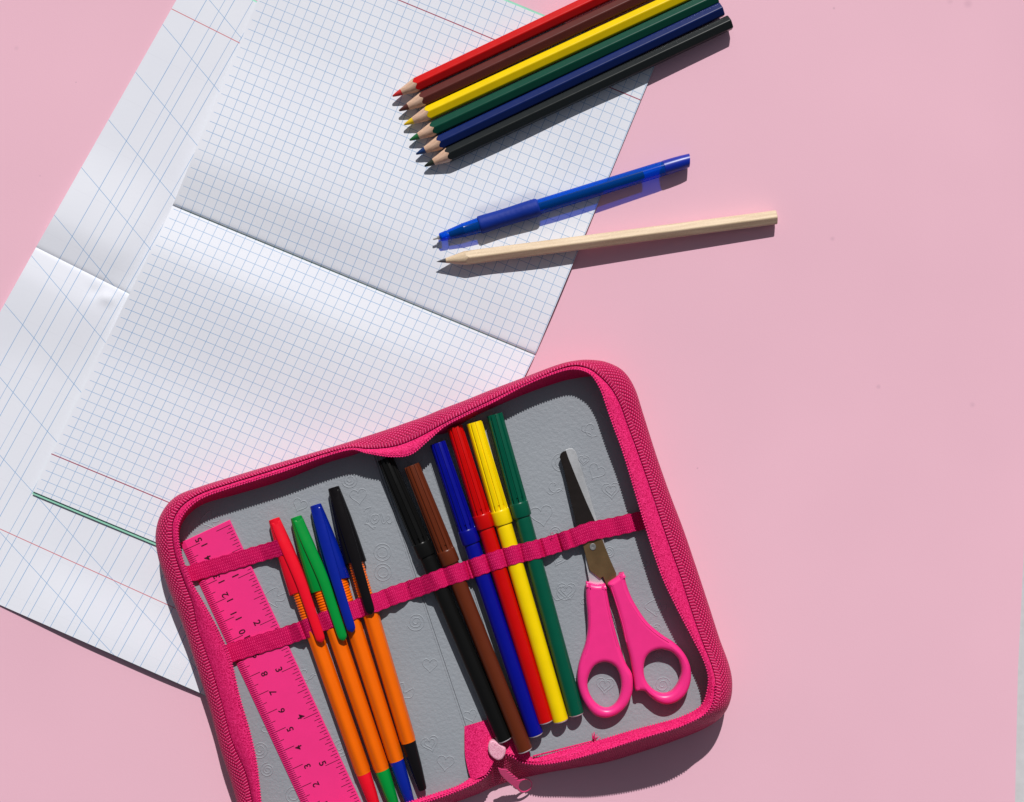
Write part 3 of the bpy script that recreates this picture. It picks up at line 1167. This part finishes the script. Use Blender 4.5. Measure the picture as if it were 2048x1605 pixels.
ribbon('elastic_band', [(425, 1318, 16), (446, 1311, 15), (500, 1294, 14.5), (560, 1276, 14.3), (604, 1261, 13.4), (640, 1246, 13), (700, 1223, 13), (750, 1206, 13),
    (785, 1192, 13), (815, 1182, 13), (850, 1170, 13), (892, 1154, 13), (934, 1141, 13), (980, 1125, 13), (1025, 1111, 13), (1062, 1102, 13), (1085, 1096, 13), (1120, 1085, 13),
    (1138, 1079, 15.2), (1152, 1074, 16.9), (1175, 1065, 17.1), (1195, 1060, 16.9), (1207, 1058, 14.6), (1228, 1054, 13.6), (1250, 1049, 15), (1272, 1044, 14.8), (1295, 1040, 15.4), (1320, 1034, 16)], 37, M_ELASTIC,
    bumps=[(785, 22, 3.2), (1102, 16, 3.0), (1130, 12, 3.0)], creases=[605, 776, 815, 934, 941, 975, 1007, 1041, 1084, 1117, 1144])

# zipper slider and pull tab
def z9(pts): return [(950 + x / 8.68, 1420 + y / 8.68) for x, y in pts]
sl = crom(z9([(232, 600), (262, 535), (330, 520), (400, 560), (480, 610), (532, 660), (528, 740), (480, 830), (410, 862), (335, 835), (265, 770), (232, 690)]), 5, closed=True)
slider = plate('zipper_slider', [sl], 14.0, 18.2, .9, M_GLITTER, case)
pull_out = z9([(400, 900), (470, 940), (545, 950)])
for i in range(6):       # saw teeth on the right edge
    x, y = 545 + i * 41, 965 + i * 48
    pull_out += z9([(x + 6, y + 4), (x + 30, y + 14), (x + 36, y + 34), (x + 14, y + 42), (x + 4, y + 52)]) if i < 5 else []
cx, cy = 866, 1352
ringp = []
for i in range(26):
    a = math.radians(-130 + i * 11.2)
    ringp.append((cx + 134 * math.cos(a), cy + 142 * math.sin(a)))
pull_out += z9([(770, 1215)] + ringp[4:]) + z9([(560, 1205), (440, 1035)])
hole = z9([(cx + 4 + 110 * math.cos(math.radians(a)), cy - 4 + 118 * math.sin(math.radians(a))) for a in range(0, 360, 12)])
A_, B_ = W(996, 1525, 0), W(1050, 1577, 0)
def pull_z(x, y):
    f = ((x - A_.x) * (B_.x - A_.x) + (y - A_.y) * (B_.y - A_.y)) / (B_ - A_).length_squared
    return 9.0 - 14.0 * max(-.3, min(1.3, f))
pull = plate('pull_tab', [pull_out, hole], 8.4, 9.6, .3, M_PULL, slider, zf=pull_z, seg=2)

# ------------------------------------------------------------------ ruler
def ruler():
    o = thing('ruler', 'flat pink plastic ruler with cm and inch scales under the elastic bands', 'ruler', W(540, 1300, 12), None)
    zt = 13.7
    z15 = W(366.6, 1102, zt); z8 = W(486.6, 1360, zt)
    dn = (z8 - z15).normalized()
    cm = (z8 - z15).length / 7
    rt = Vector((-dn.y, dn.x, 0))                       # towards the right edge
    r0 = W(463, 1049, zt)
    width = (r0 - z15).dot(rt) + 0.0
    top = z15 - dn * cm * .42
    Lr = cm * 15.9
    mb = MB()
    b = .45
    prof = [(0, -1.6), (0, -1.0), (2.6, 0), (width - b, 0), (width, -b), (width, -1.6)]
    rows = []
    for f, dz in ((0, -.35), (.35, 0), (Lr - .35, 0), (Lr, -.35)):
        rows.append([top + dn * f + rt * q + Vector((0, 0, h + (dz if h > -.9 else 0))) for q, h in prof])
    mb.grid(rows, closed=True)
    mb.face(*range(len(prof)))
    k = len(mb.v) - len(prof)
    mb.face(*[k + i for i in range(len(prof))][::-1])
    mb.build('blade', M_RULER, o, shade=20)
    mk = MB()
    def tick(p, d, l, w=.20):
        c = p + d * l / 2
        c.z = zt + .03
        side = Vector((-d.y, d.x, 0))
        def zz(q):
            x = (q - z15).dot(rt)
            return zt + .04 - (max(0, 2.6 - x) / 2.6 * 1.0)
        i = []
        for a, s_ in ((0.25, -1), (0.25, 1), (l, 1), (l, -1)):
            q = p + d * a + side * (s_ * w / 2)
            q.z = zz(q)
            i.append(mk.add(q))
        # split at the bevel so the ink follows the surface
        x0 = (p + d * .25 - z15).dot(rt); x1 = (p + d * l - z15).dot(rt)
        if (x0 < 2.6) and x1 > 2.6:
            m_ = []
            f = (2.6 - x0) / (x1 - x0)
            for s_ in (-1, 1):
                q = p + d * (.25 + (l - .25) * f) + side * (s_ * w / 2); q.z = zt + .04
                m_.append(mk.add(q))
            mk.face(i[0], m_[0], m_[1], i[1]); mk.face(m_[0], i[3], i[2], m_[1])
        else:
            mk.face(*i)
    for k in range(0, 151):
        p = z15 + dn * (cm * k / 10)
        l = 9.0 if k % 10 == 0 else (5.8 if k % 5 == 0 else 3.9)
        tick(p, rt, l, .32 if k % 10 == 0 else .28)
    inch = (W(594.7, 1330, zt) - r0).length / 3
    for k in range(0, 95):
        p = r0 + dn * (inch * k / 16)
        p = p + rt * (width - (p - z15).dot(rt)) - rt * .2
        l = 8.0 if k % 16 == 0 else (5.4 if k % 8 == 0 else (3.7 if k % 2 == 0 else 2.2))
        tick(p, -rt, l, .29)
    def text(s_, pos, up, right, size):
        cu = bpy.data.curves.new('t', 'FONT')
        cu.body = s_; cu.size = 1.0; cu.offset = .02; cu.resolution_u = 4
        ob = bpy.data.objects.new('t', cu); COL.objects.link(ob)
        me = bpy.data.meshes.new_from_object(ob.evaluated_get(bpy.context.evaluated_depsgraph_get()))
        bpy.data.objects.remove(ob)
        b0 = len(mk.v)
        for v in me.vertices:
            q = pos + right * (v.co.x * size) + up * (v.co.y * size)
            q.z = zt + .05
            mk.add(q)
        for p in me.polygons:
            mk.face(*[b0 + i for i in p.vertices])
        bpy.data.meshes.remove(me)
    dig = 4.6
    for n in range(1, 16):
        p = z15 + dn * (cm * (15 - n))
        ds = str(n)
        # first digit just below the long tick, second just above it
        text(ds[0], p + rt * 12.2 + dn * 2.9, -rt, -dn, dig)
        if len(ds) > 1:
            text(ds[1], p + rt * 12.2 - dn * .5 + rt * (-1.6 if n == 15 else -1.2), -rt, -dn, dig)
    for n in range(1, 6):
        p = r0 + dn * (inch * n)
        p = p + rt * (width - (p - z15).dot(rt))
        text(str(n), p - rt * 10.6 - dn * 2.9, rt, dn, dig * 1.05)
    mk.build('scale_marks', M_INK, o, shade=0)
ruler()

# ------------------------------------------------------------------ orange ballpoint pens
def capped_pen(colname, c, top, bar_end, plug_end, lab, clip_off, clip_twist=0.0, zl=16.1):
    A = W(top[0], top[1], zl)
    B = W(bar_end[0], bar_end[1], zl)
    L = (B - A).length
    k = L / math.hypot(bar_end[0] - top[0], bar_end[1] - top[1])
    mat = plain(colname + '_pen_plastic', c, .25, .2 if colname == 'black' else .4, var=.03)
    o = thing('ballpoint_pen', lab, 'pen', A, 'orange ballpoint pens with coloured caps', axis_frame(A, B))
    # orange hex barrel with ribbed neck
    mb = MB()
    pr = [(120 * k, 3.4)]
    s_ = 130 * k
    while s_ < 232 * k:
        for a, r in ((0, 3.45), (.35, 3.75), (.75, 3.75), (1.1, 3.45)):
            pr.append((s_ + a, r))
        s_ += 1.32
    lathe(mb, pr, 32, cap1=False)
    hx = hexr(1.0, .18)
    lathe(mb, [(233 * k, 3.62), (237 * k, 3.68), (L - 1.6, 3.62), (L - 1.0, 3.5), (L, 3.5)], 48, lambda t_, s2, r: r * min(hx(t_, 0, 1), 1.07) if s2 < L - 1.3 else r * 1.03)
    mb.build('barrel', M_ORANGE, o, shade=28)
    # end plug
    pl_ = math.hypot(plug_end[0] - bar_end[0], plug_end[1] - bar_end[1]) * k
    mb = MB(); lathe(mb, [(L - .2, 3.45), (L + .2, 3.55), (L + pl_ * .5, 3.05), (L + pl_ * .96, 2.2), (L + pl_, 1.9)], 32)
    mb.build('end_plug', mat, o, shade=40)
    # cap
    mb = MB()
    cl = 158 * k
    def sf(t_, ss, i):
        return ss + (-1.1 * math.cos(t_ * 1 + .4) if i >= 6 else 0)
    lathe(mb, [(0.15, 2.2), (0, 2.5), (.25, 2.8), (cl * .15, 3.4), (cl * .4, 4.3), (cl * .7, 4.95), (cl - .4, 5.35), (cl, 5.25), (cl - .3, 4.2)], 48,
          rf=lambda t_, s2, r: r * (1 - .24 * smooth(s2 / (cl * .5)) * math.cos(t_) ** 2), sf=sf, cap1=False)
    mb.build('cap', mat, o, shade=40)
    # clip: lofted rounded bar from the top of the cap past its rim
    mb = MB()
    rows = []
    e_ = 262 * k
    st = [(6 * k, 2.35, 1.9, .35), (14 * k, 2.6, 2.0, .7), (60 * k, 2.75, 3.05, 1.0), (110 * k, 2.7, 3.9, 1.1), (158 * k, 2.5, 4.6, 1.1), (215 * k, 2.35, 5.2, 1.0), (250 * k, 2.25, 5.45, .9),
          (258 * k, 1.7, 5.4, .7), (e_, .6, 5.3, .35)]
    for s_, hw, hz, th in crom(st, 4):
        f = s_ / e_
        cy_ = -(clip_off * (.25 + .75 * smooth(f * 1.7)))
        row = []
        for j in range(20):
            a = 2 * math.pi * j / 20
            ca, sa = math.cos(a), math.sin(a)
            x_ = abs(ca) ** .7 * math.copysign(1, ca) * hw
            z_ = abs(sa) ** .8 * math.copysign(1, sa) * th
            # central ridge
            if sa > 0:
                z_ += .25 * (1 - abs(x_) / hw)
            tw = clip_twist * (1 - .5 * f)
            x2 = x_ * math.cos(tw) + z_ * math.sin(tw)
            z2 = -x_ * math.sin(tw) + z_ * math.cos(tw)
            row.append((s_, cy_ * 1.0 - x2 * 1.0, hz + z2))
        rows.append(row)
    b0 = len(mb.v)
    mb.grid(rows, closed=True, flip=True)
    mb.face(*[b0 + j for j in range(20)])
    e0 = len(mb.v) - 20
    mb.face(*[e0 + j for j in range(20)][::-1])
    mb.build('clip', mat, o, shade=50)
    return o
# +y of the axis frame points to the right-hand side seen along the axis from the cap: image right is -clip_off
capped_pen('red', (.76, .004, .02), (548, 1038), (727, 1547), (754, 1636), 'orange ballpoint pen with red cap, nearest the ruler', -3.1, -.35)
capped_pen('green', (.0, .25, .035), (592, 1034), (764, 1540), (793, 1632), 'orange ballpoint pen with green cap between the red and blue capped pens', -3.7, -.4)
capped_pen('blue', (.002, .014, .27), (631, 1010), (793, 1521), (823, 1617), 'orange ballpoint pen with blue cap between the green and black capped pens', .7, .1)
capped_pen('black', (.006, .005, .006), (667, 975), (817, 1484), (848, 1579), 'orange ballpoint pen with black cap, set furthest from the ruler', -1.0, -.1)

# ------------------------------------------------------------------ felt-tip pens
def marker(colname, c, top, end, lab, zc=16.55, ze=16.1, rough=.3):
    A = W(top[0], top[1], zc); B = W(end[0], end[1], ze)
    L = (B - A).length
    k = L / math.hypot(end[0] - top[0], end[1] - top[1])
    mat = plain(colname + '_marker_plastic', c, rough, .18 if colname == 'black' else .33, var=.03)
    o = thing('felt_tip_pen', lab, 'felt-tip pen', A, 'felt-tip pens in the fold of the case', axis_frame(A, B, random.Random(sum(map(ord, colname))).uniform(0, .5)))
    c1, c2 = 183 * k, 212 * k
    mb = MB(); lathe(mb, [(c2 - 1, 3.5), (c2 + .4, 3.93), (c2 + 2, 3.97), (L - 1.6, 3.9), (L - .9, 3.86)], 40)
    mb.build('barrel', mat, o, shade=40)
    mb = MB(); lathe(mb, [(L - 1.1, 3.7), (L - .45, 3.65), (L - .1, 3.1), (L, 1.6)], 32)
    mb.build('end_plug', M_WHITECAP, o, shade=60)
    mb = MB()
    NR_ = 10
    def rf(t_, s_, r):
        g = abs((t_ * NR_ / (2 * math.pi)) % 1 - .5)      # 0 in the groove centre
        if s_ < c1 - .2:
            dep = .62 if s_ < c1 - 2.6 else 1.15
            return r - dep * smooth((.2 - g) / .09)
        return r
    pr = [(.5, 2.5), (.5, 3.1), (0, 3.3), (0, 3.8), (.4, 3.92), (c1 * .5, 4.16), (c1 - 2.7, 4.38), (c1 - 2.5, 4.38), (c1 - .3, 4.42), (c1, 4.45), (c1 + .2, 4.6), (c1 + .8, 4.66), (c2 - .8, 4.72), (c2 - .1, 4.5), (c2, 3.9)]
    lathe(mb, pr, 144, rf, cap1=False)
    mb.build('ribbed_cap', mat, o, shade=35)
    return o
marker('black', (.006, .006, .006), (770, 917), (1010, 1482), 'black felt-tip pen with ribbed cap, left of the brown one', rough=.3)
marker('brown', (.11, .020, .006), (823, 931), (1051, 1503), 'brown felt-tip pen with ribbed cap reaching lowest, over the zip', 16.5, 17.5)
marker('blue', (.001, .003, .23), (875, 886), (1072, 1472), 'dark blue felt-tip pen with ribbed cap between the brown and the red ones')
marker('red', (.52, .001, .001), (909, 854), (1092, 1446), 'red felt-tip pen with ribbed cap between the blue and the yellow ones')
marker('yellow', (.88, .62, .0), (948, 845), (1122, 1444), 'yellow felt-tip pen with ribbed cap between the red and the green ones')
marker('green', (.0, .078, .043), (989, 829), (1153, 1431), 'green felt-tip pen with ribbed cap, nearest the scissors')

# ------------------------------------------------------------------ scissors
sci = thing('scissors', 'small scissors with pink plastic handles tucked blade-up under the elastic', 'scissors', W(1230, 1250, 12))
def z1(pts): return [(1060 + x / 2.588, 860 + y / 2.588) for x, y in pts]
def sm(pts, per=5): return crom(z1(pts), per, closed=True)
lh = sm([(290, 786), (300, 786), (340, 797), (380, 796), (390, 800), (402, 860), (420, 950), (450, 1070), (480, 1165), (500, 1215), (527, 1262), (532, 1320), (525, 1370), (498, 1425), (455, 1466),
         (400, 1487), (345, 1479), (300, 1440), (265, 1380), (246, 1310), (247, 1235), (262, 1175), (284, 1110), (297, 1040), (297, 960), (290, 880), (288, 800)])
lhole = sm([(375, 1200), (336, 1218), (308, 1260), (297, 1310), (308, 1362), (337, 1408), (378, 1436), (418, 1434), (452, 1402), (470, 1345), (468, 1285), (447, 1232), (415, 1206)])
plate('left_handle'.replace('left_', ''), [lh, lhole], 12.6, 19.4, 2.3, M_HANDLE, sci, label='narrow pink handle loop on the left', seg=6)
rh = sm([(402, 794), (440, 765), (478, 738), (486, 742), (498, 795), (522, 860), (560, 928), (610, 998), (680, 1058), (750, 1105), (800, 1160), (828, 1225), (830, 1295), (808, 1358), (764, 1400),
         (710, 1418), (660, 1406), (618, 1376), (590, 1350), (560, 1347), (544, 1346), (537, 1300), (530, 1250), (515, 1170), (490, 1080), (465, 980), (440, 890), (415, 825)])
rhole = sm([(665, 1134), (622, 1150), (596, 1183), (587, 1235), (597, 1290), (632, 1338), (680, 1363), (728, 1354), (764, 1310), (782, 1250), (770, 1192), (737, 1152), (702, 1137)])
plate('handle', [rh, rhole], 12.6, 19.8, 2.3, M_HANDLE, sci, label='wide pink handle loop on the right', seg=6)
# raised inner seam lines of the handles
def z1p(pts, z): return [W(1060 + x / 2.588, 860 + y / 2.588, z) for x, y in pts]
# blades
bd = z1([(160, 122), (172, 112), (186, 109), (200, 150), (240, 250), (290, 370), (335, 470), (372, 560), (330, 600), (280, 600), (262, 555), (240, 492), (205, 340), (175, 210), (153, 140)])
plate('blade', [bd], 15.0, 15.9, .18, M_BLADE_D, sci, label='front blade with dark reflection painted in', seg=2, shade=20)
bl = z1([(183, 104), (200, 97), (220, 97), (236, 112), (262, 190), (300, 310), (345, 465), (380, 570), (400, 640), (430, 720), (400, 790), (350, 640), (290, 440), (235, 260)])
plate('blade', [bl], 14.0, 14.85, .15, M_BLADE_L, sci, label='bright rear blade with ground edge', seg=2, shade=20)
tang = z1([(268, 575), (372, 560), (386, 600), (412, 665), (446, 742), (446, 800), (420, 830), (395, 800), (378, 760), (362, 770), (308, 727), (290, 660)])
plate('pivot_plate', [tang], 15.2, 16.05, .18, M_BLADE_B, sci, seg=2, shade=20)
tl = z1([(284, 640), (300, 690), (306, 728), (362, 762), (388, 800), (380, 860), (310, 860), (305, 780), (290, 700)])
plate('tang', [tl], 14.0, 14.9, .15, M_BLADE_L, sci, seg=2, shade=20)
c = W(1060 + 325 / 2.588, 860 + 606 / 2.588, 16)
mb = MB()
rows = []
for r, z in ((1.75, 16.0), (1.75, 16.25), (1.55, 16.4), (.9, 16.42), (.3, 16.3), (.01, 16.25)):
    rows.append([(c.x + r * .9 * math.cos(a * math.pi / 12), c.y + r * math.sin(a * math.pi / 12), z) for a in range(24)])
mb.grid(rows, closed=True)
mb.build('screw', mat_steel('dull_screw', (.30, .30, .30), .55), sci)

# frayed thread ends of the case
mb = MB()
def thread(pts, r=.16):
    P = [W(*p) for p in crom(pts, 4)]
    rows = []
    for i, p in enumerate(P):
        t_ = (P[min(i + 1, len(P) - 1)] - P[max(i - 1, 0)]).normalized()
        a = t_.cross(Vector((0, 0, 1)))
        if a.length < 1e-4: a = Vector((1, 0, 0))
        a.normalize(); b = a.cross(t_)
        rows.append([p + a * (r * math.cos(k * math.pi / 3)) + b * (r * math.sin(k * math.pi / 3)) for k in range(6)])
    mb.grid(rows, closed=True)
rt_ = random.Random(4)
for k in range(14):
    x, y = 1190 + rt_.uniform(-6, 5), 1482 + rt_.uniform(-2, 3)
    dx, dy = rt_.uniform(-4, 10), rt_.uniform(-18, -6)
    thread([(x, y, 15.5), (x + dx * .4, y + dy * .5, 17), (x + dx, y + dy, 16.5 + rt_.uniform(-1, 1.5))])
mb.build('loose_thread', M_TEETH, case, shade=180)
for x, y, z in ((1104, 1072, 17), (818, 1166, 15)):
    mb = MB()
    thread([(x, y + 4, z), (x - 2, y - 2, z + 1.2), (x + 1, y - 6, z + 1.4), (x + 3, y - 3, z + .6)], .12)
    mb.build('loose_thread', M_TEETH, case, shade=180)
mb = MB()
q0, q1 = (1068, 1508), (1190, 1477)
mbp = [W(q0[0] + (q1[0] - q0[0]) * i / 30, q0[1] + (q1[1] - q0[1]) * i / 30 + 4.5, 16.2 - i * .05) for i in range(31)]
for i, p in enumerate(mbp):
    sphere_pts(mb, p, Vector((.75, .15, 0)), Vector((-.1, .5, 0)), Vector((0, 0, .4)))
mb.build('inner_piping', M_TAPE, case, shade=180)

# mould lines on the scissor handles
mb = MB()
for ln, z in (([(308, 815), (314, 900), (315, 1000), (306, 1090), (288, 1160)], 19.32), ([(384, 815), (398, 900), (425, 1020), (452, 1120)], 19.32),
              ([(470, 770), (490, 840), (530, 915), (590, 1000), (660, 1062), (720, 1100)], 19.72), ([(420, 815), (446, 895), (478, 1000), (500, 1100)], 19.72)):
    tube(mb, z1p(crom(ln, 5), z), .22)
mb.build('mould_line', M_HANDLE, sci, shade=60)
